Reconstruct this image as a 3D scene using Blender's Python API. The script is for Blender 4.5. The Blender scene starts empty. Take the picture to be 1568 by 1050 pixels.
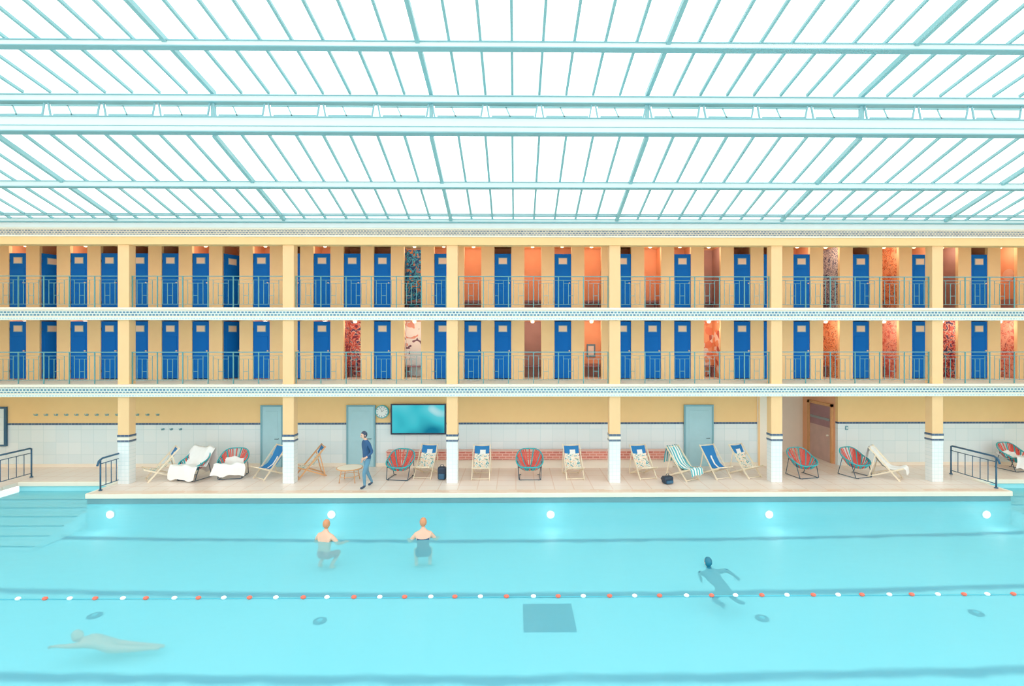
import bpy, bmesh, math, random
from math import sin, cos, tan, atan, pi, radians
from mathutils import Vector, Matrix
random.seed(7)
S = bpy.context.scene
S.view_settings.view_transform = 'Standard'
S.view_settings.look = 'None'
S.view_settings.exposure = 0.0
S.view_settings.gamma = 1.1

# ---------------------------------------------------------------- camera maths
EYE = 4.61; A = 0.0096; CX = 797.5; CY = 520.0; F = 784.0
def PX(px, Y):
    return Y*tan(A+atan((px-CX)/F))
def PZ(py, Y, px=790):
    d = PX(px, Y)*sin(A)+Y*cos(A)
    return EYE+(CY-py)/F*d
def PF(px, py, z=0.0):
    d = (EYE-z)*F/(py-CY)
    t = tan(A+atan((px-CX)/F))
    Y = d/(t*sin(A)+cos(A))
    return Y*t, Y

# ---------------------------------------------------------------- materials
def lin(c):
    c = c/255.0
    return c/12.92 if c <= 0.04045 else ((c+0.055)/1.055)**2.4
def RGB(c): return (lin(c[0]), lin(c[1]), lin(c[2]), 1)

def newmat(name):
    m = bpy.data.materials.new(name); m.use_nodes = True
    nt = m.node_tree; nt.nodes.clear()
    out = nt.nodes.new('ShaderNodeOutputMaterial')
    return m, nt, out
def principled(nt, out, rough=0.6, metal=0.0):
    p = nt.nodes.new('ShaderNodeBsdfPrincipled')
    p.inputs['Roughness'].default_value = rough
    p.inputs['Metallic'].default_value = metal
    nt.links.new(p.outputs[0], out.inputs['Surface'])
    return p
def mixc(nt, fac, a, b):
    n = nt.nodes.new('ShaderNodeMix'); n.data_type = 'RGBA'
    for s, v in ((n.inputs[0], fac), (n.inputs[6], a), (n.inputs[7], b)):
        if isinstance(v, bpy.types.NodeSocket): nt.links.new(v, s)
        else: s.default_value = v
    return n.outputs[2]
def math_n(nt, op, a, b=None, clamp=False):
    n = nt.nodes.new('ShaderNodeMath'); n.operation = op; n.use_clamp = clamp
    for i, v in enumerate((a, b)):
        if v is None: continue
        if isinstance(v, bpy.types.NodeSocket): nt.links.new(v, n.inputs[i])
        else: n.inputs[i].default_value = v
    return n.outputs[0]
def coords(nt, axes='XYZ', scale=1.0):
    tc = nt.nodes.new('ShaderNodeTexCoord')
    sp = nt.nodes.new('ShaderNodeSeparateXYZ'); nt.links.new(tc.outputs['Object'], sp.inputs[0])
    cb = nt.nodes.new('ShaderNodeCombineXYZ')
    for i, a in enumerate(axes):
        nt.links.new(sp.outputs['XYZ'.index(a)], cb.inputs[i])
    return cb.outputs[0], sp
def noise(nt, vec, scale, detail=2.0):
    n = nt.nodes.new('ShaderNodeTexNoise'); n.inputs['Scale'].default_value = scale
    n.inputs['Detail'].default_value = detail
    nt.links.new(vec, n.inputs['Vector'])
    return n.outputs[0]
def plain(name, c, rough=0.6, var=0.06, scale=3.0, metal=0.0, spec=0.5):
    m, nt, out = newmat(name); p = principled(nt, out, rough, metal)
    p.inputs['Specular IOR Level'].default_value = spec
    v, sp = coords(nt)
    n = noise(nt, v, scale)
    a = RGB([max(0, x*(1-var)) for x in c]); b = RGB([min(255, x*(1+var*0.6)) for x in c])
    col = mixc(nt, n, a, b)
    nt.links.new(col, p.inputs['Base Color'])
    return m
def tiles(name, c1, c2, grout, w, h, axes='XZY', mort=0.01, rough=0.35, offset=0.0):
    m, nt, out = newmat(name); p = principled(nt, out, rough)
    v, sp = coords(nt, axes)
    b = nt.nodes.new('ShaderNodeTexBrick'); b.offset = offset
    b.inputs['Scale'].default_value = 1.0
    b.inputs['Brick Width'].default_value = w; b.inputs['Row Height'].default_value = h
    b.inputs['Mortar Size'].default_value = mort
    b.inputs['Color1'].default_value = RGB(c1); b.inputs['Color2'].default_value = RGB(c2)
    b.inputs['Mortar'].default_value = RGB(grout)
    nt.links.new(v, b.inputs['Vector'])
    nt.links.new(b.outputs[0], p.inputs['Base Color'])
    return m
def ramp(nt, fac, stops, const=False):
    r = nt.nodes.new('ShaderNodeValToRGB')
    if const: r.color_ramp.interpolation = 'CONSTANT'
    els = r.color_ramp.elements
    while len(els) < len(stops): els.new(0.5)
    for e, (pos, c) in zip(els, stops):
        e.position = pos; e.color = RGB(c)
    nt.links.new(fac, r.inputs[0])
    return r.outputs[0]
def mural(name, stops, scale=3.0, kind='noise', axes='XYZ', distort=1.5, rough=0.6):
    m, nt, out = newmat(name); p = principled(nt, out, rough)
    v, sp = coords(nt, axes)
    if kind == 'noise':
        n = nt.nodes.new('ShaderNodeTexNoise'); n.inputs['Distortion'].default_value = distort
        n.inputs['Detail'].default_value = 1.0
        n.inputs['Scale'].default_value = scale; nt.links.new(v, n.inputs['Vector']); f = n.outputs[0]
    elif kind == 'vor':
        n = nt.nodes.new('ShaderNodeTexVoronoi'); n.inputs['Scale'].default_value = scale
        nt.links.new(v, n.inputs['Vector'])
        s2 = nt.nodes.new('ShaderNodeSeparateColor'); nt.links.new(n.outputs['Color'], s2.inputs[0]); f = s2.outputs[0]
    else:
        n = nt.nodes.new('ShaderNodeTexWave'); n.inputs['Scale'].default_value = scale
        n.inputs['Distortion'].default_value = distort
        nt.links.new(v, n.inputs['Vector']); f = n.outputs['Fac']
    nt.links.new(ramp(nt, f, stops, True), p.inputs['Base Color'])
    return m
def emis(name, c, s):
    m, nt, out = newmat(name); e = nt.nodes.new('ShaderNodeEmission')
    e.inputs[0].default_value = RGB(c); e.inputs[1].default_value = s
    nt.links.new(e.outputs[0], out.inputs[0]); return m

M = {}
M['yellow'] = plain('plaster_yellow', (255, 208, 142), 0.7, 0.02)
M['col'] = plain('plaster_column', (255, 206, 148), 0.7, 0.02)
M['pier'] = plain('plaster_peach', (255, 210, 150), 0.7, 0.03)
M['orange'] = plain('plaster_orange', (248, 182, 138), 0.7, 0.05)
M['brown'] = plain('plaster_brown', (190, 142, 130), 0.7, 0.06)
M['cream'] = plain('paint_cream', (250, 238, 218), 0.6, 0.02)
M['white'] = plain('paint_white', (240, 244, 240), 0.6, 0.02)
M['mosaic'] = tiles('mosaic_band', (62, 120, 152), (100, 155, 172), (225, 232, 224), 0.11, 0.085, 'XZY', 0.016, offset=0.5)
M['mosaicS'] = tiles('mosaic_cornice', (95, 110, 128), (150, 155, 158), (235, 215, 185), 0.10, 0.06, 'XZY', 0.010, offset=0.5)
M['palemos'] = tiles('mosaic_pale', (178, 212, 218), (200, 225, 224), (238, 240, 228), 0.09, 0.07, 'XZY', 0.015, offset=0.5)
M['wtile'] = tiles('wall_tile_white', (224, 238, 240), (234, 243, 243), (210, 228, 230), 0.45, 0.45, 'XZY', 0.008)
M['ctile'] = tiles('column_tile_white', (236, 242, 242), (242, 246, 245), (218, 232, 232), 0.12, 0.12, 'XZY', 0.006)
M['navy'] = tiles('tile_navy', (40, 72, 112), (62, 92, 125), (140, 150, 155), 0.12, 0.08, 'XZY', 0.006)
M['deck'] = tiles('deck_tile', (250, 232, 218), (247, 226, 210), (236, 204, 182), 0.6, 0.6, 'XYZ', 0.015, 0.3)
M['deckb'] = tiles('deck_border', (238, 190, 155), (250, 230, 212), (246, 220, 196), 0.5, 0.16, 'XYZ', 0.03, 0.35, 0.5)
M['brick'] = tiles('bench_brick', (208, 108, 94), (228, 138, 120), (240, 185, 168), 0.24, 0.09, 'XZY', 0.014, offset=0.5)
M['door'] = plain('door_blue', (0, 104, 198), 0.65, 0.10, 1.5, spec=0.15)
M['plate'] = plain('door_plate', (250, 210, 180), 0.3, 0.05)
M['rail'] = plain('railing_paint', (92, 156, 158), 0.5, 0.05)
M['railnavy'] = plain('railing_navy', (40, 92, 125), 0.4, 0.05)
M['paledoor'] = plain('door_pale_blue', (168, 212, 222), 0.5, 0.03)
M['frame'] = plain('door_frame_grey', (120, 172, 186), 0.5, 0.03)
M['beam'] = plain('roof_beam', (218, 238, 236), 0.5, 0.02)
M['beamd'] = plain('roof_flange', (130, 186, 194), 0.5, 0.03)
M['mull'] = plain('roof_mullion', (140, 194, 198), 0.5, 0.04)
M['wood'] = plain('wood_light', (248, 230, 200), 0.5, 0.06, 8)
M['woodo'] = plain('wood_orange', (225, 165, 110), 0.5, 0.08, 8)
M['metal'] = plain('metal_dark', (50, 80, 98), 0.4, 0.05)
M['black'] = plain('black_plastic', (24, 46, 68), 0.4, 0.05)
M['grey'] = plain('grey_trim', (140, 185, 190), 0.4, 0.04)
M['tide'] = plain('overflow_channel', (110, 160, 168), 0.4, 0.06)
M['towel'] = plain('towel_white', (248, 246, 242), 0.95, 0.02, 12)
M['red'] = plain('cord_red', (240, 92, 80), 0.5, 0.06)
M['teal'] = plain('cord_teal', (50, 175, 182), 0.5, 0.06)
M['fblue'] = plain('canvas_blue', (30, 122, 190), 0.8, 0.08)
M['fcream'] = mural('canvas_print', [(0, (70, 165, 175)), (0.40, (252, 243, 226)), (0.56, (248, 185, 125)), (0.62, (252, 243, 226)), (0.68, (80, 160, 145))], 11, 'noise')
M['stripe'] = mural('towel_striped', [(0, (60, 178, 190)), (0.5, (246, 246, 240))], 2.6, 'wave', distort=0.0)
M['wine'] = plain('door_wine', (160, 118, 126), 0.5, 0.1)
M['winel'] = plain('door_wine_pale', (205, 170, 160), 0.5, 0.1)
M['lamp'] = emis('lamp_warm', (255, 215, 165), 5)
M['plight'] = emis('pool_lamp_lens', (255, 255, 250), 4)
M['m_blue'] = mural('mural_blue', [(0, (20, 70, 130)), (0.42, (70, 190, 220)), (0.5, (20, 70, 120)), (0.56, (240, 150, 90)), (0.66, (30, 130, 200))], 5)
M['m_bw'] = mural('mural_ink', [(0, (80, 75, 110)), (0.43, (245, 228, 222)), (0.52, (95, 85, 115)), (0.58, (242, 220, 212))], 8)
M['m_or'] = mural('mural_orange', [(0, (205, 115, 80)), (0.40, (250, 178, 125)), (0.52, (130, 80, 85)), (0.56, (250, 185, 135))], 4.5)
M['m_red'] = mural('mural_red', [(0, (130, 60, 80)), (0.40, (232, 115, 100)), (0.52, (252, 215, 190)), (0.58, (85, 70, 110))], 5)
M['m_pink'] = mural('mural_pink', [(0, (215, 115, 105)), (0.42, (248, 178, 150)), (0.54, (175, 100, 105)), (0.58, (250, 192, 165))], 4)
M['m_white'] = mural('mural_white', [(0, (120, 80, 100)), (0.40, (252, 246, 242)), (0.62, (235, 160, 140))], 2.2)
M['m_print'] = mural('mural_prints', [(0, (248, 178, 130)), (0.45, (255, 240, 225)), (0.65, (242, 145, 105)), (0.85, (190, 95, 80))], 4.5, 'vor')
M['o'] = M['orange']
M['poolwall'] = plain('pool_wall', (160, 236, 245), 0.4, 0.02)
M['steps'] = plain('pool_steps', (188, 241, 247), 0.4, 0.02)
M['stepedge'] = plain('pool_step_edge', (70, 178, 200), 0.4, 0.02)
M['drain'] = tiles('drain_grate', (0, 112, 145), (10, 122, 155), (0, 96, 132), 0.2, 0.05, 'XYZ', 0.01)
M['fwhite'] = plain('float_white', (252, 252, 250), 0.4, 0.02)
M['fred'] = plain('float_red', (245, 110, 85), 0.4, 0.02)
M['rope'] = plain('rope', (80, 192, 212), 0.6, 0.02)
M['skin'] = plain('skin', (245, 192, 162), 0.6, 0.05)
M['hairb'] = plain('hair_blond', (225, 150, 105), 0.8, 0.1, 20)
M['haird'] = plain('hair_dark', (60, 72, 95), 0.8, 0.1, 20)
M['eye'] = plain('eye', (40, 40, 50), 0.3, 0.0)
M['lip'] = plain('lip', (205, 115, 110), 0.5, 0.0)
M['shirt'] = plain('clothes_navy', (45, 90, 138), 0.8, 0.1)
M['trouser'] = plain('clothes_slate', (100, 150, 178), 0.8, 0.1)
M['shoe'] = plain('shoe_dark', (45, 70, 96), 0.6, 0.05)
M['trunks'] = plain('trunks_navy', (20, 70, 110), 0.6, 0.05)
M['wetsuit'] = plain('swimsuit_teal', (20, 118, 145), 0.5, 0.08)

LINES = [PF(790, 828, -1.0)[1], PF(790, 911, -1.0)[1], PF(790, 1040, -1.0)[1], PF(790, 1040, -1.0)[1]-2.9]
def poolfloor():
    m, nt, out = newmat('pool_floor'); p = principled(nt, out, 0.5)
    v, sp = coords(nt)
    n = noise(nt, v, 1.6, 2); n2 = noise(nt, v, 0.35, 1)
    base = mixc(nt, n2, RGB((150, 234, 245)), RGB((176, 240, 248)))
    yy = math_n(nt, 'ADD', sp.outputs[1], math_n(nt, 'MULTIPLY', math_n(nt, 'SUBTRACT', n, 0.5), 0.18))
    xx = math_n(nt, 'MULTIPLY', sp.outputs[0], sp.outputs[0])
    yy = math_n(nt, 'SUBTRACT', yy, math_n(nt, 'MULTIPLY', xx, 0.0022))
    tot = None
    for L in LINES:
        d = math_n(nt, 'ABSOLUTE', math_n(nt, 'SUBTRACT', yy, L))
        k = math_n(nt, 'SUBTRACT', 1.0, math_n(nt, 'MULTIPLY', math_n(nt, 'SUBTRACT', d, 0.05), 8.0), True)
        tot = k if tot is None else math_n(nt, 'MAXIMUM', tot, k)
    tot = math_n(nt, 'MULTIPLY', tot, math_n(nt, 'ADD', 0.55, math_n(nt, 'MULTIPLY', n, 0.9)), True)
    col = mixc(nt, tot, base, RGB((0, 108, 150)))
    nt.links.new(col, p.inputs['Base Color'])
    return m
M['poolfloor'] = poolfloor()
def water():
    m, nt, out = newmat('pool_water')
    tr = nt.nodes.new('ShaderNodeBsdfTransparent'); tr.inputs[0].default_value = (0.85, 0.985, 0.995, 1)
    df = nt.nodes.new('ShaderNodeBsdfDiffuse'); df.inputs[0].default_value = RGB((138, 230, 243))
    m0 = nt.nodes.new('ShaderNodeMixShader'); m0.inputs[0].default_value = 0.42
    nt.links.new(tr.outputs[0], m0.inputs[1]); nt.links.new(df.outputs[0], m0.inputs[2])
    gl = nt.nodes.new('ShaderNodeBsdfGlossy'); gl.inputs['Roughness'].default_value = 0.18
    fr = nt.nodes.new('ShaderNodeFresnel'); fr.inputs[0].default_value = 1.33
    v, sp = coords(nt)
    mp = nt.nodes.new('ShaderNodeMapping'); mp.inputs['Scale'].default_value = (1, 2, 1)
    nt.links.new(v, mp.inputs[0])
    n = noise(nt, mp.outputs[0], 2.2, 3)
    b = nt.nodes.new('ShaderNodeBump'); b.inputs['Strength'].default_value = 0.25; b.inputs['Distance'].default_value = 0.05
    nt.links.new(n, b.inputs['Height']); nt.links.new(b.outputs[0], gl.inputs['Normal']); nt.links.new(b.outputs[0], fr.inputs['Normal'])
    k = math_n(nt, 'MULTIPLY', fr.outputs[0], 0.3)
    mx = nt.nodes.new('ShaderNodeMixShader')
    nt.links.new(k, mx.inputs[0]); nt.links.new(m0.outputs[0], mx.inputs[1]); nt.links.new(gl.outputs[0], mx.inputs[2])
    nt.links.new(mx.outputs[0], out.inputs[0]); return m
M['water'] = water()
def roofglass():
    m, nt, out = newmat('roof_glass')
    tr = nt.nodes.new('ShaderNodeBsdfTransparent')
    v, sp = coords(nt)
    n = noise(nt, v, 0.6, 4)
    c = ramp(nt, n, [(0.0, (190, 215, 214)), (0.40, (215, 232, 230)), (0.55, (250, 253, 252)), (0.6, (255, 255, 255))])
    nt.links.new(c, tr.inputs[0])
    nt.links.new(tr.outputs[0], out.inputs[0]); return m
M['glass'] = roofglass()
def screenmat():
    m, nt, out = newmat('screen_image'); e = nt.nodes.new('ShaderNodeEmission')
    v, sp = coords(nt)
    n = noise(nt, v, 0.9, 1)
    c = ramp(nt, n, [(0.3, (20, 120, 150)), (0.5, (60, 195, 210)), (0.66, (90, 210, 222)), (0.8, (230, 250, 250))])
    nt.links.new(c, e.inputs[0]); e.inputs[1].default_value = 0.9
    nt.links.new(e.outputs[0], out.inputs[0]); return m
M['screen'] = screenmat()

# ---------------------------------------------------------------- mesh builder
class B:
    def __init__(s, name):
        s.name = name; s.bm = bmesh.new(); s.mats = []
    def mi(s, k):
        if k not in s.mats: s.mats.append(k)
        return s.mats.index(k)
    def box(s, x0, x1, y0, y1, z0, z1, m, bev=0.0):
        s.obox(((x0+x1)/2, (y0+y1)/2, (z0+z1)/2), (x1-x0, y1-y0, z1-z0), m, None, bev)
    def obox(s, c, d, m, R=None, bev=0.0):
        mat = Matrix.Translation(Vector(c)) @ (R.to_4x4() if R else Matrix.Identity(4)) @ Matrix.Diagonal((d[0], d[1], d[2], 1))
        r = bmesh.ops.create_cube(s.bm, size=1.0, matrix=mat)
        vs = r['verts']; fs = set(f for v in vs for f in v.link_faces)
        i = s.mi(m)
        for f in fs: f.material_index = i
        if bev > 0:
            es = list(set(e for v in vs for e in v.link_edges))
            q = bmesh.ops.bevel(s.bm, geom=es, offset=bev, segments=3, affect='EDGES', profile=0.5)
            for f in q['faces']: f.material_index = i; f.smooth = True
    def beam(s, a, b, w, h, m):
        a = Vector(a); b = Vector(b); d = b-a; L = d.length
        R = d.to_track_quat('Y', 'Z').to_matrix()
        s.obox((a+b)/2, (w, L, h), m, R)
    def tube(s, pts, r, m, n=6, closed=False):
        pts = [Vector(p) for p in pts]; N = len(pts); rings = []
        rr = r if isinstance(r, (list, tuple)) else [r]*N
        up = None
        for k in range(N):
            if closed: d = pts[(k+1) % N]-pts[k-1]
            else: d = pts[min(k+1, N-1)]-pts[max(k-1, 0)]
            d.normalize()
            if up is None:
                up = Vector((0, 0, 1)) if abs(d.z) < 0.9 else Vector((1, 0, 0))
            u = d.cross(up).normalized(); w = u.cross(d).normalized(); up = w
            rings.append([s.bm.verts.new(pts[k]+(u*cos(2*pi*j/n)+w*sin(2*pi*j/n))*rr[k]) for j in range(n)])
        i = s.mi(m)
        for k in range(N if closed else N-1):
            a = rings[k]; b = rings[(k+1) % N]
            for j in range(n):
                f = s.bm.faces.new((a[j], a[(j+1) % n], b[(j+1) % n], b[j])); f.material_index = i; f.smooth = True
        if not closed:
            for rg, rev in ((rings[0], True), (rings[-1], False)):
                f = s.bm.faces.new(rg[::-1] if rev else rg); f.material_index = i
    def ball(s, c, r, m, sc=(1, 1, 1), R=None, seg=12):
        mat = Matrix.Translation(Vector(c)) @ (R.to_4x4() if R else Matrix.Identity(4)) @ Matrix.Diagonal((sc[0]*r, sc[1]*r, sc[2]*r, 1))
        q = bmesh.ops.create_uvsphere(s.bm, u_segments=seg, v_segments=max(6, seg*2//3), radius=1.0, matrix=mat)
        i = s.mi(m)
        for f in set(f for v in q['verts'] for f in v.link_faces): f.material_index = i; f.smooth = True
    def cyl(s, c, r, h, m, axis='Z', seg=24, r2=None):
        R = Matrix.Identity(3)
        if axis == 'Y': R = Matrix.Rotation(pi/2, 3, 'X')
        if axis == 'X': R = Matrix.Rotation(pi/2, 3, 'Y')
        mat = Matrix.Translation(Vector(c)) @ R.to_4x4()
        q = bmesh.ops.create_cone(s.bm, cap_ends=True, segments=seg, radius1=r, radius2=r if r2 is None else r2, depth=h, matrix=mat)
        i = s.mi(m)
        for f in set(f for v in q['verts'] for f in v.link_faces):
            f.material_index = i; f.smooth = len(f.verts) == 4
    def quad(s, ps, m):
        f = s.bm.faces.new([s.bm.verts.new(p) for p in ps]); f.material_index = s.mi(m)
    def grid(s, rows, m, mfn=None, thick=0.0, smooth=True):
        vs = [[s.bm.verts.new(p) for p in r] for r in rows]
        n = len(rows)
        for a in range(n-1):
            for b in range(len(rows[0])-1):
                f = s.bm.faces.new((vs[a][b], vs[a][b+1], vs[a+1][b+1], vs[a+1][b]))
                f.material_index = s.mi(mfn(a/(n-1), b/(len(rows[0])-1)) if mfn else m); f.smooth = smooth
    def addmesh(s, me, fn):
        n0 = len(s.bm.faces); s.bm.from_mesh(me); s.bm.faces.ensure_lookup_table()
        for f in s.bm.faces[n0:]:
            f.material_index = s.mi(fn(f.calc_center_median())); f.smooth = True
    def done(s, loc=(0, 0, 0), rotz=0.0, scale=1.0):
        me = bpy.data.meshes.new(s.name); s.bm.to_mesh(me); s.bm.free()
        for k in s.mats: me.materials.append(M[k])
        o = bpy.data.objects.new(s.name, me); S.collection.objects.link(o)
        o.location = loc; o.rotation_euler = (0, 0, rotz); o.scale = (scale,)*3
        return o

XL, XR = -23.0, 24.2
DY0 = 15.4
WZ = -0.29
COLX = [-2.05+5.24*k for k in range(-4, 6)]
COLX = [x for x in COLX if XL < x < XR]
SX0 = PX(133, 15.4); SX1 = PX(1548, 15.4)
AY = 16.75

# ---------------------------------------------------------------- shell
b = B('floor')
b.box(SX0, SX1, DY0+0.35, 21.2, -0.12, 0.0, 'deck')
b.box(SX0, SX1, DY0+0.02, DY0+0.35, -0.12, 0.0, 'deckb')
for x0, x1 in ((SX0-3.3, SX0), (SX1, SX1+3.3)):
    b.box(x0, x1, AY, 21.2, -0.12, 0.0, 'deck')
b.box(XL, SX0-3.3, DY0, 21.2, -0.12, 0.0, 'deck')
b.box(SX1+3.3, XR, DY0, 21.2, -0.12, 0.0, 'deck')
b.box(XL, XR, -3.0, 4.6, -0.12, 0.0, 'deck')
b.done()

b = B('pool_basin')
b.box(XL, XR, 4.6, 17.2, -1.1, -1.0, 'poolfloor')
b.box(SX0, SX1, DY0, DY0+0.2, -1.0, WZ-0.01, 'poolwall')
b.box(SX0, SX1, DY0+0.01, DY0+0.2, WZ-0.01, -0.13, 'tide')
for x0, x1 in ((SX0-3.3, SX0), (SX1, SX1+3.3)):
    b.box(x0, x1, AY, AY+0.2, -1.0, -0.13, 'poolwall')
b.box(SX0, SX0+0.2, DY0+0.2, AY+.2, -1.0, -0.13, 'poolwall')
b.box(SX1-0.2, SX1, DY0+0.2, AY+.2, -1.0, -0.13, 'poolwall')
b.box(XL, SX0-3.3, DY0, DY0+0.2, -1.0, -0.13, 'poolwall')
b.box(SX1+3.3, XR, DY0, DY0+0.2, -1.0, -0.13, 'poolwall')
b.box(XL, XR, 4.4, 4.6, -1.0, -0.13, 'poolwall')
b.box(XL, XL+0.1, 4.6, DY0, -1.0, -0.13, 'poolwall')
b.box(XR-0.1, XR, 4.6, DY0, -1.0, -0.13, 'poolwall')
b.done()
b = B('pool_coping')
b.box(SX0-0.03, SX1+0.03, DY0-0.04, DY0+0.03, -0.13, 0.012, 'cream', 0.02)
b.box(SX0-0.06, SX0+0.04, DY0, AY, -0.13, 0.015, 'cream', 0.02)
b.box(SX1-0.04, SX1+0.06, DY0, AY, -0.13, 0.015, 'cream', 0.02)
for x0, x1 in ((SX0-3.3, SX0), (SX1, SX1+3.3)):
    b.box(x0, x1, AY-0.06, AY+0.06, -0.13, 0.012, 'cream', 0.02)
b.done()
for nm, x0, x1 in (('pool_steps', SX0-3.3, SX0), ('pool_steps', SX1, SX1+3.3)):
    b = B(nm)
    for i in range(6):
        b.box(x0+0.01, x1-0.01, AY-0.45*(i+1)-0.35, AY-0.45*i-0.35*(i > 0)-0.01, -0.995, -0.32-0.11*i, 'steps', 0.0)
        b.box(x0+0.01, x1-0.01, AY-0.45*(i+1)-0.36, AY-0.45*(i+1)-0.31, -0.34-0.11*i, -0.315-0.11*i, 'stepedge')
    b.done()
b = B('pool_water')
b.quad([(XL, 4.6, WZ), (XR, 4.6, WZ), (XR, AY, WZ), (XL, AY, WZ)], 'water')
b.done()
for px in (170, 508, 843, 1177, 1509):
    b = B('pool_light')
    x = PX(px, 15.4); z = PZ(787, 15.4, px)
    b.cyl((x, DY0-0.045, z), 0.10, 0.03, 'plight', 'Y', 24)
    b.cyl((x, DY0-0.018, z), 0.125, 0.03, 'white', 'Y', 24)
    o = b.done()
    L = bpy.data.lights.new('pool_lamp', 'POINT'); L.energy = 3; L.color = (1, 1, 0.97); L.shadow_soft_size = 0.12
    lo = bpy.data.objects.new('lamp', L); S.collection.objects.link(lo); lo.location = (x, DY0-0.5, z); lo.parent = o
b = B('pool_floor_drain')
x0, y0 = PF(800, 968, -1.0); x1, y1 = PF(879, 925, -1.0)
b.box(0.15, 1.17, y0, y1, -1.0, -0.985, 'drain')
for i in range(9):
    b.box(0.2+i*0.11, 0.24+i*0.11, y0+0.04, y1-0.04, -0.985, -0.98, 'drain')
b.done()
for px, py in ((145, 943), (490, 951), (1167, 947), (1495, 939)):
    b = B('pool_floor_inlet'); x, y = PF(px, py, -1.0)
    b.cyl((x, y, -0.99), 0.13, 0.02, 'drain'); b.cyl((x, y, -0.975), 0.05, 0.02, 'rope'); b.done()

GY = 18.7
RX0 = PX(1160, GY); RX1 = PX(1283, GY); RY = 21.0
SZ = PZ(648, GY)
def gwall(b, x0, x1):
    b.box(x0, x1, GY, GY+0.15, 0, SZ-0.035, 'wtile')
    b.box(x0, x1, GY-0.01, GY+0.15, SZ-0.035, SZ+0.035, 'navy')
    b.box(x0, x1, GY, GY+0.15, SZ+0.035, 2.85, 'yellow')
b = B('wall_back_ground'); gwall(b, XL, RX0); gwall(b, RX1, XR)
b.box(RX0-0.001, RX1+0.3, RY, RY+0.15, 0, 2.85, 'cream')
b.box(RX0-0.15, RX0, GY+.15, RY, 0, 2.85, 'cream')
b.box(RX1, RX1+0.15, GY+.15, RY, 0, 2.85, 'orange')
b.done()
b = B('trim_opening')
b.box(RX0-0.02, RX0+0.32, GY-0.06, GY+0.16, 0, 2.8, 'cream')
b.box(RX0, RX0+0.05, GY-0.08, GY-0.05, 0, 2.8, 'yellow')
b.done()
b = B('door_wine')
b.box(RX1-0.05, RX1-0.005, GY+0.35, RY-0.6, 1.3, 2.1, 'wine')
b.box(RX1-0.05, RX1-0.005, GY+0.35, RY-0.6, 0.0, 1.3, 'winel')
b.box(RX1-0.08, RX1-0.004, GY+0.25, GY+0.35, 0, 2.2, 'woodo')
b.box(RX1-0.08, RX1-0.004, RY-0.6, RY-0.45, 0, 2.2, 'woodo')
b.box(RX1-0.08, RX1-0.004, GY+0.25, RY-0.45, 2.1, 2.2, 'woodo')
b.box(RX1-0.07, RX1-0.04, GY+0.4, RY-0.65, 1.55, 1.64, 'navy')
b.cyl((RX1-0.08, GY+0.5, 1.0), 0.03, 0.08, 'cream', 'X', 10)
b.done()
b = B('baseboard_back')
b.box(XL, RX0, GY-0.03, GY, 0, 0.12, 'cream'); b.box(RX1+.16, XR, GY-0.03, GY, 0, 0.12, 'cream'); b.done()

for i, (p0, p1) in enumerate(((403, 432), (534, 573), (1049, 1089))):
    b = B('door_%d' % (i+1)); x0 = PX(p0, GY); x1 = PX(p1, GY); zt = PZ(622, GY)
    b.box(x0, x1, GY-0.07, GY-0.035, 0.0, zt, 'paledoor')
    b.box(x0-0.06, x0, GY-0.09, GY-0.032, 0, zt+0.06, 'frame'); b.box(x1, x1+0.06, GY-0.09, GY-0.032, 0, zt+0.06, 'frame')
    b.box(x0, x1, GY-0.09, GY-0.032, zt, zt+0.06, 'frame')
    b.box(x0+0.12, x1-0.12, GY-0.078, GY-0.06, 0.15, 0.9, 'paledoor', 0.008)
    b.box(x0+0.12, x1-0.12, GY-0.078, GY-0.06, 1.1, zt-0.15, 'paledoor', 0.008)
    b.tube([(x1-0.09, GY-0.07, 1.02), (x1-0.09, GY-0.12, 1.02), (x1-0.22, GY-0.12, 1.02)], 0.012, 'metal')
    b.done()
for nm, x0, x1 in (('wall_left', XL-0.2, XL), ('wall_right', XR, XR+0.2)):
    b = B(nm); b.box(x0, x1, 4.4, 21.2, -0.1, 8.4, 'yellow'); b.box(x0, x1, 4.4, 21.2, 8.4, 8.8, 'white'); b.done()

SF = 16.38
def slab(nm, zt, zb):
    b = B(nm); h = zt-zb
    b.box(XL, XR, SF+0.12, 21.2, zt-0.28, zt, 'cream')
    b.box(XL, XR, SF, SF+0.12, zb+0.09, zt-0.03, 'cream')
    b.box(XL, XR, SF-0.06, SF+0.14, zt-0.07, zt, 'cream')
    b.box(XL, XR, SF-0.02, SF, zb+0.13, zt-0.10, 'mosaic')
    b.box(XL, XR, SF-0.015, SF+0.3, zb, zb+0.1, 'palemos')
    b.done()
slab('ceiling_slab', PZ(588, SF), PZ(607, SF))
slab('ceiling_slab', PZ(471, SF), PZ(490, SF))
F1 = PZ(588, SF); F2 = PZ(471, SF)
CZ = PZ(375, SF)
TZ = 8.36
b = B('ceiling')
b.box(XL, XR, SF+0.3, 21.2, 8.12, 8.3, 'pier')
b.done()
b = B('trim_cornice')
b.box(XL, XR, SF, SF+0.32, CZ, TZ-.1, 'yellow')
z1 = PZ(361, SF); z2 = PZ(352, SF)
b.box(XL, XR, SF-0.03, SF, z1, z2, 'mosaicS')
b.box(XL, XR, SF-0.06, SF, z2, z2+0.04, 'cream')
b.box(XL, XR, SF-0.05, SF, z1-0.05, z1, 'cream')
b.box(XL, XR, SF-0.10, SF+0.3, z2+0.04, TZ, 'white')
b.done()

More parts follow.
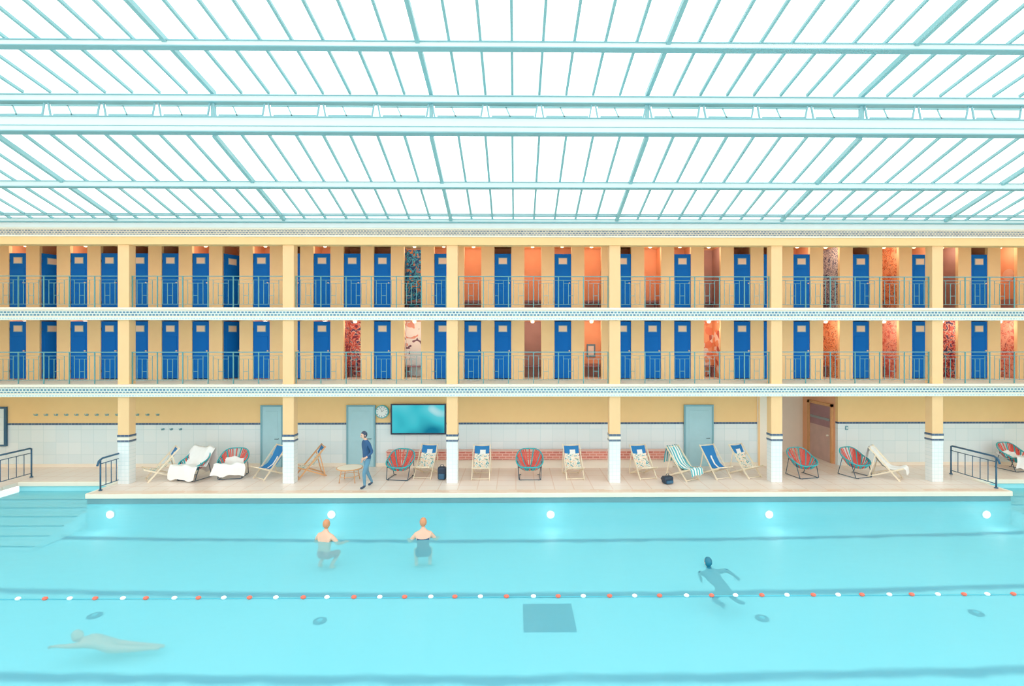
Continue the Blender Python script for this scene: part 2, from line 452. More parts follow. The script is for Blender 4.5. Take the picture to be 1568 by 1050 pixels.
CF = 16.46
for x in COLX:
    b = B('column'); w = 0.18; d = 0.30
    b.box(x-w, x+w, CF, CF+d, F1-.01, F2-0.28, 'col', 0.015)
    b.box(x-w, x+w, CF, CF+d, F2-.01, CZ+0.02, 'col', 0.015)
    b.box(x-w, x+w, CF, CF+d, 1.56, F1-0.28, 'col', 0.015)
    b.box(x-w-0.01, x+w+0.01, CF-0.01, CF+d+0.01, 1.50, 1.57, 'navy')
    b.box(x-w-0.005, x+w+0.005, CF-0.005, CF+d+0.005, 1.40, 1.50, 'cream')
    b.box(x-w-0.01, x+w+0.01, CF-0.01, CF+d+0.01, 1.34, 1.40, 'navy')
    b.box(x-w, x+w, CF, CF+d, 0.0, 1.34, 'ctile', 0.01)
    b.done()

# cabins
DW = 18.5; P = 1.0855; K0 = -17.84; OW = 0.305
RNG = range(-4, 39)
ups = {1: 'half', 7: 'half', 13: 'm_blue', 15: 'o', 17: 'o', 19: 'o', 21: 'o', 23: 'brown', 27: 'm_bw', 29: 'm_or', 31: 'brown', 33: 'o'}
lows = {1: 'half', 7: 'half', 11: 'm_red', 13: 'm_white', 17: 'brown', 19: 'o', 23: 'm_print', 27: 'm_or', 29: 'm_pink', 31: 'm_red', 33: 'm_pink'}
def addlamp(x, y, z, e, col, parent=None, r=0.05, name='lamp_light'):
    L = bpy.data.lights.new(name, 'POINT'); L.energy = e; L.color = col; L.shadow_soft_size = r
    o = bpy.data.objects.new(name, L); S.collection.objects.link(o); o.location = (x, y, z)
    if parent: o.parent = parent
    return o
dn = 10
for nm, zf, zc, st, sw in (('wall_gallery_upper', F2, 8.12, ups, 1), ('wall_gallery_lower', F1, F2-0.28, lows, 0)):
    b = B(nm)
    for k in RNG:
        x = K0+P*(k+0.5)
        b.box(x-(P/2-OW), x+(P/2-OW), DW, DW+0.12, zf, zc, 'pier')
        b.box(x-0.05, x+0.05, DW+0.12, 19.8, zf, zc, 'orange')
    b.box(XL, K0+P*(-4.5)+.3, DW, DW+0.12, zf, zc, 'pier')
    b.box(XL, XR, 19.8, 19.95, zf, zc, 'orange')
    b.done()
    for k in RNG:
        x = K0+P*k; s = st.get(k, 'closed'); zt = zf+2.08
        if s == 'closed' or s == 'half':
            o = B('door_%d' % dn); dn += 1
            w = 2*OW-0.01
            o.box(0.0, w, -0.045, 0.0, 0.03, 2.08, 'door')
            for (a0, a1) in ((0.16, 0.75), (0.85, 1.55)):
                o.box(0.08, w-0.08, -0.055, -0.04, a0, a1, 'door', 0.006)
            o.box(0.14, w-0.14, -0.058, -0.04, 1.70, 1.94, 'frame')
            o.box(0.16, w-0.16, -0.064, -0.05, 1.72, 1.92, 'plate')
            o.cyl((w-0.07, -0.07, 1.02), 0.022, 0.06, 'plate', 'Y', 8)
            for hz in (0.3, 1.8): o.cyl((0.012, -0.05, hz), 0.010, 0.1, 'metal', 'Z', 8)
            ob = o.done((x-OW+0.005, DW+0.07, zf), radians(62) if s == 'half' else 0)
        else:
            o = B('cabin_mural' if s.startswith('m_') else 'cabin_back_panel')
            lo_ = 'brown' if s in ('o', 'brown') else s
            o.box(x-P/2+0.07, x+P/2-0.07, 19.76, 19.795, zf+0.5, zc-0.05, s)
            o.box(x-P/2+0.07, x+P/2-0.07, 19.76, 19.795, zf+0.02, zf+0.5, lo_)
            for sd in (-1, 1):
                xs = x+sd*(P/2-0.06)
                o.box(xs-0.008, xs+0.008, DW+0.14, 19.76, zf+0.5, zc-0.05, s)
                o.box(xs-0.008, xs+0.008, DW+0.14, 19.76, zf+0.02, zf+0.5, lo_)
            if sw and k == 33: o.cyl((x+P/2-0.08, 19.0, zf+1.4), 0.22, 0.02, 'plate', 'X', 24)
            if (not sw and k == 19):
                o.box(x-0.05, x+0.28, 19.73, 19.76, zf+0.75, zf+1.25, 'trouser'); o.box(x, x+0.22, 19.72, 19.735, zf+0.82, zf+1.18, 'white')
            if s == 'm_white':
                o.box(x-0.35, x+0.35, 19.73, 19.76, zf+0.05, zf+0.9, 'wtile')
            o.done()
            o = B('cabin_bench'); o.box(x-0.44, x+0.44, 19.4, 19.72, zf+0.38, zf+0.43, 'wine')
            o.box(x-0.42, x-0.38, 19.45, 19.7, zf+0.002, zf+0.38, 'wine'); o.box(x+0.38, x+0.42, 19.45, 19.7, zf+0.002, zf+0.38, 'wine'); o.done()
        op = s not in ('closed', 'half')
        if (k % 2 == 0 and sw and k % 4 != 0) or op or k in (0, 2, 8, 10):
            o = B('ceiling_lamp'); lz = zc-0.0
            yy = 18.85 if op else 18.8
            o.cyl((x, yy, lz-0.03), 0.09, 0.06, 'cream', 'Z', 16); o.ball((x, yy, lz-0.09), 0.065, 'lamp', (1, 1, 0.7))
            ob = o.done()
            addlamp(x, yy, lz-0.25, 8 if op else 5, (1, 0.84, 0.68), ob, 0.06)

def gallery_rail(x0, x1, zf):
    b = B('balcony_railing'); y = CF+0.12
    b.beam((x0, y, zf+1.02), (x1, y, zf+1.02), 0.04, 0.025, 'rail')
    b.beam((x0, y, zf+0.90), (x1, y, zf+0.90), 0.014, 0.012, 'rail')
    b.beam((x0, y, zf+0.12), (x1, y, zf+0.12), 0.014, 0.014, 'rail')
    n = 6; L = (x1-x0)/n
    for i in range(n+1):
        xx = x0+L*i
        xx = min(max(xx, x0+0.015), x1-0.015)
        b.box(xx-0.014, xx+0.014, y-0.014, y+0.014, zf, zf+1.02, 'rail')
        if i < n:
            for j, fr in enumerate((0.2, 0.4, 0.6, 0.8)):
                xb = x0+L*(i+fr); top = 0.90 if j in (0, 3) else 0.8
                b.box(xb-0.007, xb+0.007, y-0.007, y+0.007, zf+0.12, zf+top, 'rail')
            b.beam((x0+L*(i+0.2), y, zf+0.8), (x0+L*(i+0.8), y, zf+0.8), 0.012, 0.012, 'rail')
            b.beam((x0+L*(i+0.4), y, zf+0.4), (x0+L*(i+0.6), y, zf+0.4), 0.012, 0.012, 'rail')
    b.done()
for zf in (F1, F2):
    xs = [XL-0.18]+COLX+[XR+0.18]
    for a, c in zip(xs[:-1], xs[1:]):
        if c-a > 1: gallery_rail(a+0.19, c-0.19, zf)

# ---------------------------------------------------------------- roof
def zlow(Y): return 8.38+0.311*(16.4-Y)
def zup(Y): return 10.61+0.16*(12.45-Y)
YM = 12.45; YE = 2.0
b = B('ceiling_roof_glazing')
b.quad([(XL, 16.4, zlow(16.4)), (XR, 16.4, zlow(16.4)), (XR, YM, zlow(YM)), (XL, YM, zlow(YM))], 'glass')
b.quad([(XL, YM, zup(YM)), (XR, YM, zup(YM)), (XR, YE, zup(YE)), (XL, YE, zup(YE))], 'glass')
b.quad([(XL, YM, zlow(YM)), (XR, YM, zlow(YM)), (XR, YM, zup(YM)), (XL, YM, zup(YM))], 'glass')
b.done()
b = B('roof_frame')
m = 0.655; i0 = int((XL+2.05)/m); i1 = int((XR+2.05)/m)
for i in range(i0, i1+1):
    x = -2.05+m*i; hv = (i % 8 == 0)
    w, h = (0.09, 0.11) if hv else (0.055, 0.06)
    b.beam((x, 16.4, zlow(16.4)-h/2), (x, YM, zlow(YM)-h/2), w, h, 'mull')
    b.beam((x, YM, zup(YM)-h/2), (x, YE, zup(YE)-h/2), w, h, 'mull')
    if hv:
        b.box(x-0.04, x+0.04, YM-0.08, YM+0.02, zlow(YM), zup(YM), 'mull')
def purlin(Y, zt, h, w=0.12):
    b.box(XL, XR, Y-w/2, Y+w/2, zt-h, zt, 'beam')
    b.box(XL, XR, Y-w/2-0.03, Y+w/2+0.03, zt-h-0.02, zt-h, 'beamd')
    b.box(XL, XR, Y-w/2-0.03, Y+w/2+0.03, zt-0.02, zt, 'beamd')
purlin(16.2, zlow(16.2)-0.02, 0.10, 0.08)
purlin(15.95, zlow(15.95), 0.05, 0.05)
purlin(14.3, zlow(14.3)-0.04, 0.15)
purlin(10.75, zup(10.75)-0.05, 0.12)
purlin(8.9, zup(8.9)-0.05, 0.14)
purlin(7.0, zup(7.0)-0.05, 0.14)
purlin(5.0, zup(5.0)-0.05, 0.14)
zg = PZ(203, YM-0.15)
b.box(XL, XR, YM-0.14, YM-0.02, zg, zg+0.34, 'beam')
b.box(XL, XR, YM-0.2, YM+0.02, zg-0.025, zg, 'beamd')
b.box(XL, XR, YM-0.16, YM-0.02, zg+0.13, zg+0.145, 'beamd')
b.box(XL, XR, YM-0.18, YM, zg+0.34, zg+0.36, 'beamd')
zh = PZ(157, YM-0.15)
b.box(XL, XR, YM-0.14, YM-0.02, zh, zh+0.14, 'beam')
b.box(XL, XR, YM-0.18, YM, zh-0.02, zh, 'beamd'); b.box(XL, XR, YM-0.18, YM, zh+0.14, zh+0.16, 'beamd')
x = -2.05-16*1.31
while x < XR-1.4:
    if x > XL:
        za, zb = zg+0.36, zh-0.03
        y = YM-0.1
        b.beam((x+0.10, y, za), (x+0.04, y, zb), 0.03, 0.035, 'beamd')
        b.beam((x+0.16, y, za+0.05), (x+1.18, y, za+0.05), 0.02, 0.035, 'mull')
        b.beam((x+0.1, y, zb-0.06), (x+1.25, y, zb-0.06), 0.02, 0.04, 'mull')
        b.beam((x+1.2, y, za), (x+1.26, y, zb), 0.03, 0.035, 'beamd')
        b.beam((x+0.5, y, zb-0.06), (x+0.62, y, za), 0.02, 0.025, 'mull')
    x += 1.31
b.done()

# ---------------------------------------------------------------- wall things
b = B('brick_bench')
bx0 = PX(592, 18.3); bx1 = PX(1034, 18.3)
b.box(bx0, bx1, 18.3, 18.66, 0.32, 0.6, 'brick', 0.015)
b.box(bx0+0.05, bx1-0.05, 18.42, 18.66, 0.0, 0.32, 'cream')
b.box(bx0-0.02, bx1+0.02, 18.27, 18.66, 0.6, 0.63, 'brick'); b.done()
b = B('wall_screen')
Y = 18.55; x0 = PX(598, Y); x1 = PX(683, Y); z0 = PZ(665, Y); z1 = PZ(618, Y)
b.box(x0, x1, Y, Y+0.06, z0, z1, 'black', 0.01); b.box(x0+0.06, x1-0.06, Y-0.004, Y, z0+0.06, z1-0.05, 'screen')
b.box((x0+x1)/2-0.3, (x0+x1)/2+0.3, Y+0.06, 18.69, z0+0.3, z1-0.3, 'metal'); b.done()
b = B('wall_clock')
cx_, cz_ = PX(585, 18.62), PZ(630, 18.62)
b.cyl((cx_, 18.64, cz_), 0.24, 0.07, 'teal', 'Y', 32); b.cyl((cx_, 18.6, cz_), 0.205, 0.02, 'white', 'Y', 32)
for i in range(12):
    a = i*pi/6; b.obox((cx_+0.17*sin(a), 18.588, cz_+0.17*cos(a)), (0.02, 0.006, 0.05), 'railnavy', Matrix.Rotation(a, 3, 'Y'))
b.beam((cx_, 18.585, cz_), (cx_+0.08, 18.585, cz_+0.08), 0.02, 0.008, 'black'); b.beam((cx_, 18.585, cz_), (cx_-0.05, 18.585, cz_+0.14), 0.015, 0.008, 'black')
b.done()
b = B('coat_hooks')
for i in range(13):
    x = PX(56+i*15.5, 18.68); z = PZ(634, 18.68)
    b.cyl((x, 18.68, z), 0.04, 0.03, 'grey', 'Y', 12)
    b.tube([(x, 18.67, z), (x, 18.6, z-0.02), (x, 18.57, z+0.05)], 0.012, 'grey')
for px in (250, 263, 277):
    x = PX(px, 18.68); z = PZ(656, 18.68)
    b.cyl((x, 18.68, z), 0.04, 0.03, 'frame', 'Y', 12); b.tube([(x, 18.67, z), (x, 18.6, z-0.02), (x, 18.57, z+0.04)], 0.012, 'frame')
b.done()
b = B('wall_notice_frame')
x0 = PX(-40, 18.6); x1 = PX(8, 18.6); z0 = PZ(682, 18.6); z1 = PZ(622, 18.6)
b.box(x0, x1, 18.62, 18.69, z0, z1, 'railnavy'); b.box(x0+0.07, x1-0.07, 18.61, 18.62, z0+0.07, z1-0.07, 'wtile'); b.done()
b = B('light_switch'); x = PX(1297, 18.66)
b.box(x-0.05, x+0.05, 18.66, 18.7, 1.3, 1.45, 'frame', 0.01); b.box(x-0.02, x+0.02, 18.65, 18.66, 1.35, 1.4, 'white'); b.done()

def step_rail(x, y0, y1):
    b = B('step_railing'); n = 7
    top = [(x, y0-0.12, 0.78), (x, y0-0.06, 0.92), (x, y0+0.08, 0.98), (x, y1-0.05, 0.98), (x, y1, 0.95)]
    b.tube(top, 0.03, 'railnavy', 8)
    b.tube([(x, y0, 0.82), (x, y1, 0.82)], 0.014, 'railnavy'); b.tube([(x, y0, 0.14), (x, y1, 0.14)], 0.014, 'railnavy')
    for i in range(n):
        y = y0+(y1-y0)*i/(n-1); r = 0.024 if i in (0, n-1) else 0.012
        b.tube([(x, y, 0 if i in (0, n-1) else 0.14), (x, y, 0.97 if i in (0, n-1) else 0.82)], r, 'railnavy')
        if i in (0, n-1): b.cyl((x, y, 0.02), 0.05, 0.03, 'railnavy', 'Z', 12)
    b.done()
step_rail(SX0+0.12, 15.75, 17.0)
step_rail(SX0-3.42, 15.75, 17.3)
step_rail(SX1-0.12, 15.75, 17.4)
step_rail(SX1+3.42, 15.75, 17.3)

b = B('lane_rope')
Y = PF(790, 915, WZ)[1]; z = WZ+0.02
b.tube([(XL+0.1, Y, z), (0, Y, z-0.005), (XR-0.1, Y, z)], 0.009, 'rope')
x = PX(27, Y)-0.485*16; i = 0
while x < XR-0.3:
    if x > XL+0.3:
        jx = x+random.uniform(-0.03, 0.03)
        b.ball((jx, Y, z+0.01), 0.042, 'fwhite' if i % 2 == 0 else 'fred', (1.25, 1, 0.8), seg=12)
    x += 0.485; i += 1
b.done()

# ---------------------------------------------------------------- furniture
def profile_grid(b, prof, w, m, mfn=None, nx=8, rip=0.0, flare=0.0, seed=0):
    rnd = random.Random(seed)
    ph = [rnd.uniform(0, 6) for _ in range(4)]
    rows = []
    P3 = [Vector((0, p[0], p[1])) for p in prof]; rows_pts = []
    for a, c in zip(P3[:-1], P3[1:]):
        for t in (0, 1/3, 2/3): rows_pts.append(a.lerp(c, t))
    rows_pts.append(P3[-1])
    for r, p in enumerate(rows_pts):
        row = []; u = r/(len(rows_pts)-1)
        for i in range(nx+1):
            s_ = i/nx*2-1
            ww = w/2*(1+flare*sin(u*5+ph[0]))
            dz = rip*(sin(s_*5+ph[1]+u*4)+0.6*sin(s_*9+ph[2]-u*6))
            row.append((s_*ww+rip*sin(u*12+ph[3]), p.y-abs(dz)*0.5, p.z+dz-0.02*(1-s_*s_)*(0 if rip else 1)))
        rows.append(row)
    b.grid(rows, m, mfn)
SL = [(0.43, 0.97), (0.34, 0.80), (0.23, 0.60), (0.09, 0.43), (-0.1, 0.34), (-0.28, 0.34), (-0.46, 0.41)]
def deck_chair(px, Y, yaw, style='print', towel=None):
    b = B('deck_chair'); W = 0.29; wd = 'wood' if style != 'orange' else 'woodo'
    for s in (-1, 1):
        b.beam((s*W, 0.46, 1.0), (s*W, -0.40, 0.0), 0.025, 0.045, wd)
        b.beam((s*(W-0.03), -0.50, 0.43), (s*(W-0.03), 0.50, 0.0), 0.025, 0.045, wd)
        b.beam((s*(W+0.02), 0.26, 0.78), (s*(W+0.02), 0.44, 0.04), 0.02, 0.035, wd)
    b.tube([(-W, 0.44, 0.98), (W, 0.44, 0.98)], 0.018, wd)
    b.tube([(-W+.03, -0.48, 0.42), (W-.03, -0.48, 0.42)], 0.018, wd)
    b.tube([(-W, 0.46, 0.03), (W, 0.46, 0.03)], 0.015, wd); b.tube([(-W, -0.37, 0.04), (W, -0.37, 0.04)], 0.015, wd)
    def fn(u, v):
        if style == 'blue': return 'fblue' if not (0.40 < v < 0.6 and u > 0.25) else 'towel'
        if u < 0.22: return 'fblue' if not (0.3 < v < 0.65 and 0.06 < u < 0.17) else 'towel'
        return 'fcream'
    profile_grid(b, SL, 0.50, 'fblue', fn, nx=8)
    if towel:
        pr = [(0.60, 0.45), (0.56, 0.75), (0.47, 1.03)]+[(y-0.02, z+0.04) for y, z in SL[1:]]+[(-0.54, 0.40), (-0.57, 0.22)]
        profile_grid(b, pr, 0.54, towel, None, 12, 0.015, 0.08, seed=int(px))
    b.done((PX(px, Y), Y, 0.0), radians(yaw))
def woven_chair(px, Y, yaw, towel=0):
    b = B('woven_armchair')
    rim = []
    N = 44
    for i in range(N):
        t = 2*pi*i/N
        s_ = sin(t); c_ = cos(t)
        rim.append((0.45*math.copysign(abs(c_)**0.6, c_), 0.36*math.copysign(abs(s_)**0.75, s_)+0.02, 0.66+0.24*s_-0.05*(1-abs(s_))))
    b.tube(rim, 0.022, 'teal', 6, True)
    inner = []
    for i in range(N):
        t = 2*pi*i/N; inner.append((0.20*cos(t), -0.04+0.12*sin(t), 0.34))
    b.tube(inner, 0.012, 'teal', 5, True)
    for i in range(0, N//2, 2):      # seat cords across the inner ring
        b.tube([inner[i], inner[(N-i) % N]], 0.018, 'red' if i % 4 else 'teal', 4)
    for i in range(N):
        a = Vector(rim[i]); c = Vector(inner[i]); mid = a.lerp(c, 0.55)+Vector((0, 0, -0.07))
        back = sin(2*pi*i/N) > 0.15
        m_ = ('red' if i % 5 else 'teal') if back else ('teal' if i % 3 else 'red')
        q = [a, a.lerp(mid, 0.55)+Vector((0, 0, -0.015)), mid, mid.lerp(c, 0.5)+Vector((0, 0, -0.015)), c]
        b.tube(q, 0.02, m_, 4)
    for s in (-1, 1):
        b.tube([(s*0.40, -0.12, 0.58), (s*0.36, -0.30, 0.02), (s*0.28, -0.33, 0.012)], 0.013, 'metal')
        b.tube([(s*0.40, 0.15, 0.66), (s*0.36, 0.36, 0.02), (s*0.28, 0.36, 0.012)], 0.013, 'metal')
        b.tube([(s*0.34, -0.31, 0.015), (s*0.34, 0.36, 0.015)], 0.012, 'metal')
    b.tube([(-0.34, -0.31, 0.015), (0.34, -0.31, 0.015)], 0.012, 'metal')
    b.tube([(-0.39, -0.2, 0.4), (0, -0.2, 0.30), (0.39, -0.2, 0.4)], 0.012, 'metal')
    if towel == 2:
        pr = [(0.50, 0.15), (0.50, 0.6), (0.42, 1.0), (0.30, 0.86), (0.16, 0.58), (0.0, 0.46), (-0.2, 0.5), (-0.40, 0.52), (-0.46, 0.30), (-0.48, 0.08)]
        profile_grid(b, pr, 1.0, 'towel', None, 18, 0.025, 0.1, 5)
    if towel == 3:
        pr = [(0.22, 0.62), (0.12, 0.50), (-0.05, 0.44), (-0.22, 0.50), (-0.40, 0.54), (-0.44, 0.36), (-0.45, 0.16)]
        profile_grid(b, pr, 0.95, 'towel', None, 16, 0.03, 0.1, 9)
    b.done((PX(px, Y), Y, 0.0), radians(yaw))
deck_chair(247, 17.1, -48)
woven_chair(297, 17.1, -15, 2)
woven_chair(357, 17.3, 10, 3)
deck_chair(413, 17.3, -32, 'blue')
deck_chair(474, 17.4, -58, 'orange')
woven_chair(613, 17.1, -8)
deck_chair(652, 17.35, -8)
deck_chair(737, 17.2, 0)
woven_chair(811, 17.1, 0)
deck_chair(878, 17.2, 4)
deck_chair(985, 17.2, 12)
deck_chair(1046, 17.0, 32, 'print', 'stripe')
deck_chair(1096, 17.2, 20, 'blue')
deck_chair(1142, 17.3, 24)
woven_chair(1229, 17.2, 12)
woven_chair(1310, 17.25, 18)
deck_chair(1358, 17.0, 45, 'print', 'towel')
woven_chair(1553, 18.0, 10, 3)

b = B('side_table')
x, Y = PX(533, 16.6), 16.75
b.cyl((x, Y, 0.44), 0.40, 0.03, 'cream', 'Z', 36); b.tube([(x+0.4*cos(i*pi/18), Y+0.4*sin(i*pi/18), 0.44) for i in range(36)], 0.02, 'woodo', 6, True)
for i in range(4):
    a = pi/4+i*pi/2; b.tube([(x+0.28*cos(a), Y+0.28*sin(a), 0.43), (x+0.36*cos(a), Y+0.36*sin(a), 0.0)], 0.014, 'woodo')
b.tube([(x+0.31*cos(i*pi/12), Y+0.31*sin(i*pi/12), 0.2) for i in range(24)], 0.01, 'woodo', 5, True)
b.done()
def bag(px, Y, w, h, d, yaw=0):
    b = B('backpack')
    b.box(-w/2, w/2, -d/2, d/2, 0, h, 'black', min(w, d)*0.28)
    b.box(-w*0.36, w*0.36, -d/2-0.05, -d/2+0.04, h*0.08, h*0.5, 'railnavy', 0.03)
    b.tube([(-0.06, 0, h-0.02), (-0.04, 0, h+0.06), (0.04, 0, h+0.06), (0.06, 0, h-0.02)], 0.012, 'metal')
    for s in (-1, 1): b.tube([(s*w*0.3, d/2-0.02, h*0.9), (s*w*0.34, d/2+0.06, h*0.55), (s*w*0.3, d/2-0.02, h*0.1)], 0.016, 'metal')
    b.done((PX(px, Y), Y, 0), radians(yaw))
bag(677, 16.95, 0.28, 0.42, 0.22)
bag(1022, 16.4, 0.34, 0.24, 0.24, 20)

# ---------------------------------------------------------------- people
def skinned(verts, edges, radii, lvl=2, root=0):
    me = bpy.data.meshes.new('tmp'); me.from_pydata([Vector(v) for v in verts], edges, [])
    o = bpy.data.objects.new('tmp', me); S.collection.objects.link(o)
    md = o.modifiers.new('s', 'SKIN'); md.use_smooth_shade = True
    for i, sv in enumerate(me.skin_vertices[0].data):
        r = radii[i]; sv.radius = r if isinstance(r, tuple) else (r, r); sv.use_root = (i == root)
    ss = o.modifiers.new('u', 'SUBSURF'); ss.levels = lvl; ss.render_levels = lvl
    dg = bpy.context.evaluated_depsgraph_get(); dg.update()
    res = bpy.data.meshes.new_from_object(o.evaluated_get(dg))
    bpy.data.objects.remove(o); return res
def person(name, J, colour, hair, headfwd, loc, yaw, long_hair=False, scale=1.0, fing='skin'):
    b = B(name)
    order = ['pelvis', 'waist', 'chest', 'neck', 'skull',
             'shL', 'elL', 'wrL', 'haL', 'shR', 'elR', 'wrR', 'haR',
             'hiL', 'knL', 'anL', 'toL', 'hiR', 'knR', 'anR', 'toR']
    idx = {n: i for i, n in enumerate(order)}
    E = [('pelvis', 'waist'), ('waist', 'chest'), ('chest', 'neck'), ('neck', 'skull'),
         ('chest', 'shL'), ('shL', 'elL'), ('elL', 'wrL'), ('wrL', 'haL'), ('chest', 'shR'), ('shR', 'elR'), ('elR', 'wrR'), ('wrR', 'haR'),
         ('pelvis', 'hiL'), ('hiL', 'knL'), ('knL', 'anL'), ('anL', 'toL'), ('pelvis', 'hiR'), ('hiR', 'knR'), ('knR', 'anR'), ('anR', 'toR')]
    R = dict(pelvis=(0.15, 0.11), waist=(0.14, 0.10), chest=(0.16, 0.12), neck=0.062, skull=0.055,
             shL=0.065, elL=0.045, wrL=0.030, haL=(0.040, 0.018), shR=0.065, elR=0.045, wrR=0.030, haR=(0.040, 0.018),
             hiL=0.095, knL=0.062, anL=0.042, toL=0.035, hiR=0.095, knR=0.062, anR=0.042, toR=0.035)
    me = skinned([J[n] for n in order], [(idx[a], idx[c]) for a, c in E], [R[n] for n in order])
    b.addmesh(me, lambda c: colour(c, J))
    for s in 'LR':
        w = Vector(J['wr'+s]); h = Vector(J['ha'+s]); d = (h-w).normalized()
        side = d.cross(Vector((0, 1, 0.2)))
        side = side.normalized() if side.length > 0.1 else Vector((1, 0, 0))
        cur = d.cross(side).normalized()
        for j, L in enumerate((0.062, 0.078, 0.082, 0.072, 0.056)):
            if j == 0:
                base = w+d*0.03+side*0.032; dd = (d+side*0.9).normalized()
            else:
                base = h+side*(0.030-0.019*(j-1)*1.05)-d*0.01; dd = d
            p = [base, base+dd*L*0.5+cur*0.004, base+dd*L*0.8+cur*0.016, base+dd*L+cur*0.03]
            b.tube(p, [0.0095, 0.009, 0.008, 0.005], fing, 6)
    fw = Vector(headfwd).normalized()
    nk = Vector(J['skull']); updir = Vector((0, 0, 1))
    rt = fw.cross(updir).normalized(); upd = rt.cross(fw).normalized()
    Rm = Matrix((rt, fw, upd)).transposed()
    c = nk+upd*0.085+fw*0.015
    n0 = len(b.bm.verts)
    b.ball(c, 1.0, 'skin', (0.076, 0.095, 0.118), Rm, 20)
    b.bm.verts.ensure_lookup_table()
    for v in b.bm.verts[n0:]:
        l = Rm.transposed() @ (v.co-c)
        if l.z < 0:
            k = 1+l.z*2.4; l.x *= max(0.55, k); l.y *= (1 if l.y > 0 else max(0.6, k))
        v.co = c+Rm @ l
    T = lambda x, y, z: c+Rm @ Vector((x, y, z))
    b.tube([T(0, 0.088, 0.015), T(0, 0.108, -0.012), T(0, 0.112, -0.025), T(0, 0.09, -0.034)], [0.007, 0.011, 0.014, 0.007], 'skin', 6)
    for s in (-1, 1):
        b.ball(T(s*0.031, 0.082, 0.008), 0.012, 'eye', (1, 0.7, 0.7), Rm, 8)
        b.tube([T(s*0.018, 0.09, 0.026), T(s*0.045, 0.08, 0.026)], 0.004, hair, 5)
        b.ball(T(s*0.077, -0.005, -0.005), 0.026, 'skin', (0.4, 0.7, 1.15), Rm, 8)
    b.ball(T(0, 0.082, -0.060), 0.02, 'lip', (1.1, 0.5, 0.35), Rm, 8)
    n0 = len(b.bm.verts)
    b.ball(T(0, -0.012, 0.018), 1.0, hair, (0.086, 0.100, 0.112), Rm, 18)
    b.bm.verts.ensure_lookup_table()
    for v in b.bm.verts[n0:]:
        l = Rm.transposed() @ (v.co-c)
        if l.y > 0.03 and l.z < 0.06: l.y = 0.03+(l.y-0.03)*0.2
        v.co = c+Rm @ l
    return b.done(loc, yaw, scale)

J = dict(pelvis=(0, 0, 0.94), waist=(0, -0.01, 1.10), chest=(0, -0.03, 1.33), neck=(0, -0.05, 1.49), skull=(0, -0.075, 1.56),
         shL=(0.19, -0.03, 1.40), elL=(0.25, 0.06, 1.13), wrL=(0.22, -0.13, 0.98), haL=(0.20, -0.21, 0.96),
         shR=(-0.19, -0.03, 1.40), elR=(-0.24, 0.08, 1.12), wrR=(-0.22, -0.02, 0.88), haR=(-0.21, -0.06, 0.80),
         hiL=(0.10, 0, 0.88), knL=(0.10, -0.14, 0.49), anL=(0.10, -0.12, 0.07), toL=(0.11, -0.27, 0.035),
         hiR=(-0.10, 0, 0.88), knR=(-0.10, 0.04, 0.48), anR=(-0.10, 0.22, 0.09), toR=(-0.11, 0.08, 0.035))
def cloth(c, J):
    if c.z > 1.50: return 'skin'
    if c.z < 0.11: return 'shoe'
    for s in 'LR':
        w = Vector(J['wr'+s])
        if (c-w).length < 0.06 or (c-Vector(J['ha'+s])).length < 0.07: return 'skin'
    if c.z > 0.93 or abs(c.x) > 0.19: return 'shirt'
    return 'trouser'
px_, py_ = PF(562, 746)
person('man_walking', J, cloth, 'haird', (0, -1, -0.15), (px_, py_, 0.0), radians(-50))

J = dict(pelvis=(0, 0.02, 0.40), waist=(0, 0.0, 0.55), chest=(0, -0.03, 0.77), neck=(0, -0.05, 0.93), skull=(0, -0.07, 1.00),
         shL=(0.17, -0.03, 0.83), elL=(0.32, -0.10, 0.63), wrL=(0.36, -0.30, 0.60), haL=(0.36, -0.38, 0.60),
         shR=(-0.17, -0.03, 0.83), elR=(-0.32, -0.10, 0.63), wrR=(-0.36, -0.30, 0.60), haR=(-0.36, -0.38, 0.60),
         hiL=(0.11, 0, 0.36), knL=(0.18, -0.36, 0.34), anL=(0.16, 0.0, 0.08), toL=(0.18, -0.16, 0.035),
         hiR=(-0.11, 0, 0.36), knR=(-0.18, -0.36, 0.34), anR=(-0.16, 0.0, 0.08), toR=(-0.18, -0.16, 0.035))
def bath(c, J):
    if 0.26 < c.z < 0.74 and abs(c.x) < 0.20 and c.y > -0.2: return 'trunks'
    return 'skin'
def bath2(c, J):
    if 0.24 < c.z < 0.48 and abs(c.x) < 0.22: return 'lip'
    return 'skin'
bx, by = PF(497, 828, WZ); person('bather', J, bath2, 'hairb', (0.3, -1, 0), (bx, by, -1.0), radians(165))
bx, by = PF(648, 825, WZ); person('bather', J, bath, 'hairb', (-0.2, -1, 0), (bx, by, -1.0), radians(190))
def prone(arms, sink=0.0):
    J = dict(pelvis=(0, 0.26, -0.27), waist=(0, 0.12, -0.22), chest=(0, -0.08, -0.14), neck=(0, -0.20, -0.03), skull=(0, -0.24, 0.02),
             hiL=(0.10, 0.30, -0.30), knL=(0.26, 0.30, -0.50), anL=(0.20, 0.58, -0.46), toL=(0.30, 0.66, -0.46),
             hiR=(-0.10, 0.30, -0.30), knR=(-0.26, 0.30, -0.50), anR=(-0.20, 0.58, -0.46), toR=(-0.30, 0.66, -0.46))
    J.update(arms); return J
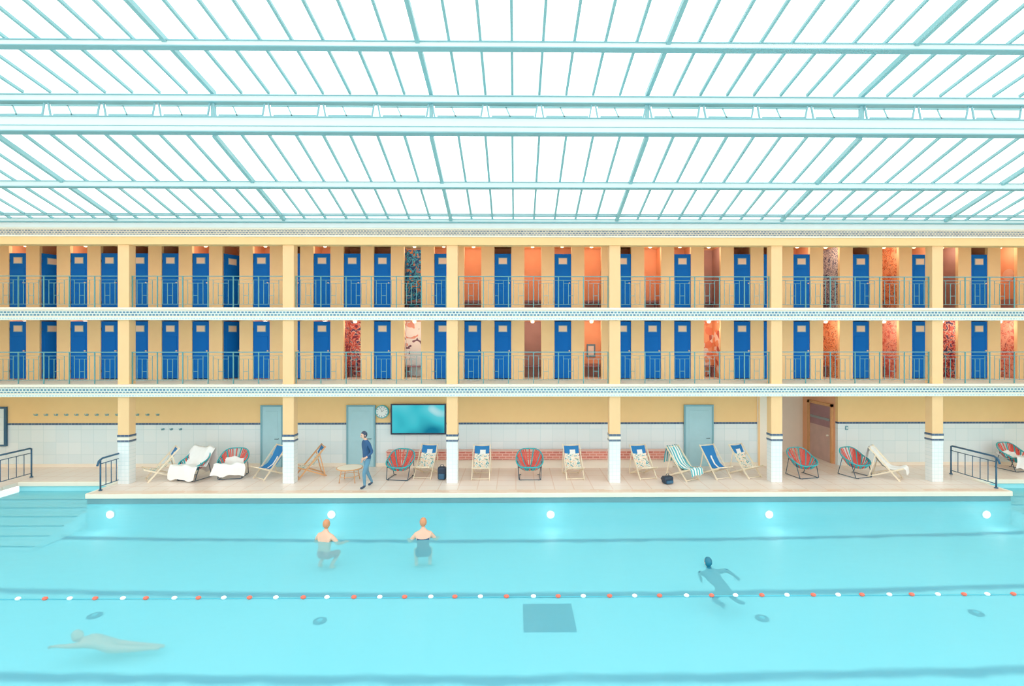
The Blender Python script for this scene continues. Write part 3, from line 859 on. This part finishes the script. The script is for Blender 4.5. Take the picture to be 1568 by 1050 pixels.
J = prone(dict(shL=(0.17, -0.12, -0.09), elL=(0.36, -0.08, -0.03), wrL=(0.44, 0.10, -0.05), haL=(0.47, 0.16, -0.06),
               shR=(-0.17, -0.12, -0.09), elR=(-0.34, 0.00, -0.03), wrR=(-0.38, 0.22, -0.06), haR=(-0.39, 0.29, -0.08)))
bx, by = PF(1094, 874, WZ); person('swimmer', J, lambda c, J: 'wetsuit', 'wetsuit', (0, -1, 0.15), (bx, by, WZ), radians(196), fing='wetsuit', scale=0.92)
J = prone(dict(pelvis=(0, 0.22, -0.20), waist=(0, 0.08, -0.15), chest=(0, -0.12, -0.10), neck=(0, -0.26, -0.06), skull=(0, -0.31, -0.06),
               shL=(0.14, -0.20, -0.10), elL=(0.12, -0.48, -0.12), wrL=(0.06, -0.72, -0.14), haL=(0.05, -0.80, -0.15),
               shR=(-0.14, -0.20, -0.10), elR=(-0.17, 0.06, -0.18), wrR=(-0.15, 0.30, -0.22), haR=(-0.15, 0.38, -0.24),
               hiL=(0.09, 0.28, -0.22), hiR=(-0.09, 0.28, -0.24), knL=(0.10, 0.66, -0.24), anL=(0.08, 1.04, -0.25), toL=(0.08, 1.20, -0.26), knR=(-0.10, 0.66, -0.28), anR=(-0.08, 1.04, -0.30), toR=(-0.08, 1.20, -0.32)))
bx, by = PF(150, 990, WZ-0.5); person('swimmer', J, lambda c, J: 'skin', 'skin', (0, -1, -0.8), (bx, by, WZ-0.30), radians(-86), scale=0.9)

# ---------------------------------------------------------------- light
w = bpy.data.worlds.new('sky'); S.world = w; w.use_nodes = True
nt = w.node_tree; nt.nodes.clear()
bg = nt.nodes.new('ShaderNodeBackground'); bg.inputs[0].default_value = (0.99, 1.0, 1.0, 1); bg.inputs[1].default_value = 1.88
ow = nt.nodes.new('ShaderNodeOutputWorld'); nt.links.new(bg.outputs[0], ow.inputs[0])

cam = bpy.data.cameras.new('camera'); co = bpy.data.objects.new('camera', cam); S.collection.objects.link(co)
co.location = (0, 0, EYE); co.rotation_euler = (pi/2, 0, -A)
cam.sensor_fit = 'HORIZONTAL'; cam.sensor_width = 36; cam.lens = 18
cam.shift_x = -(CX-784)/1568; cam.shift_y = -(525-CY)/1568
cam.clip_end = 300
S.camera = co
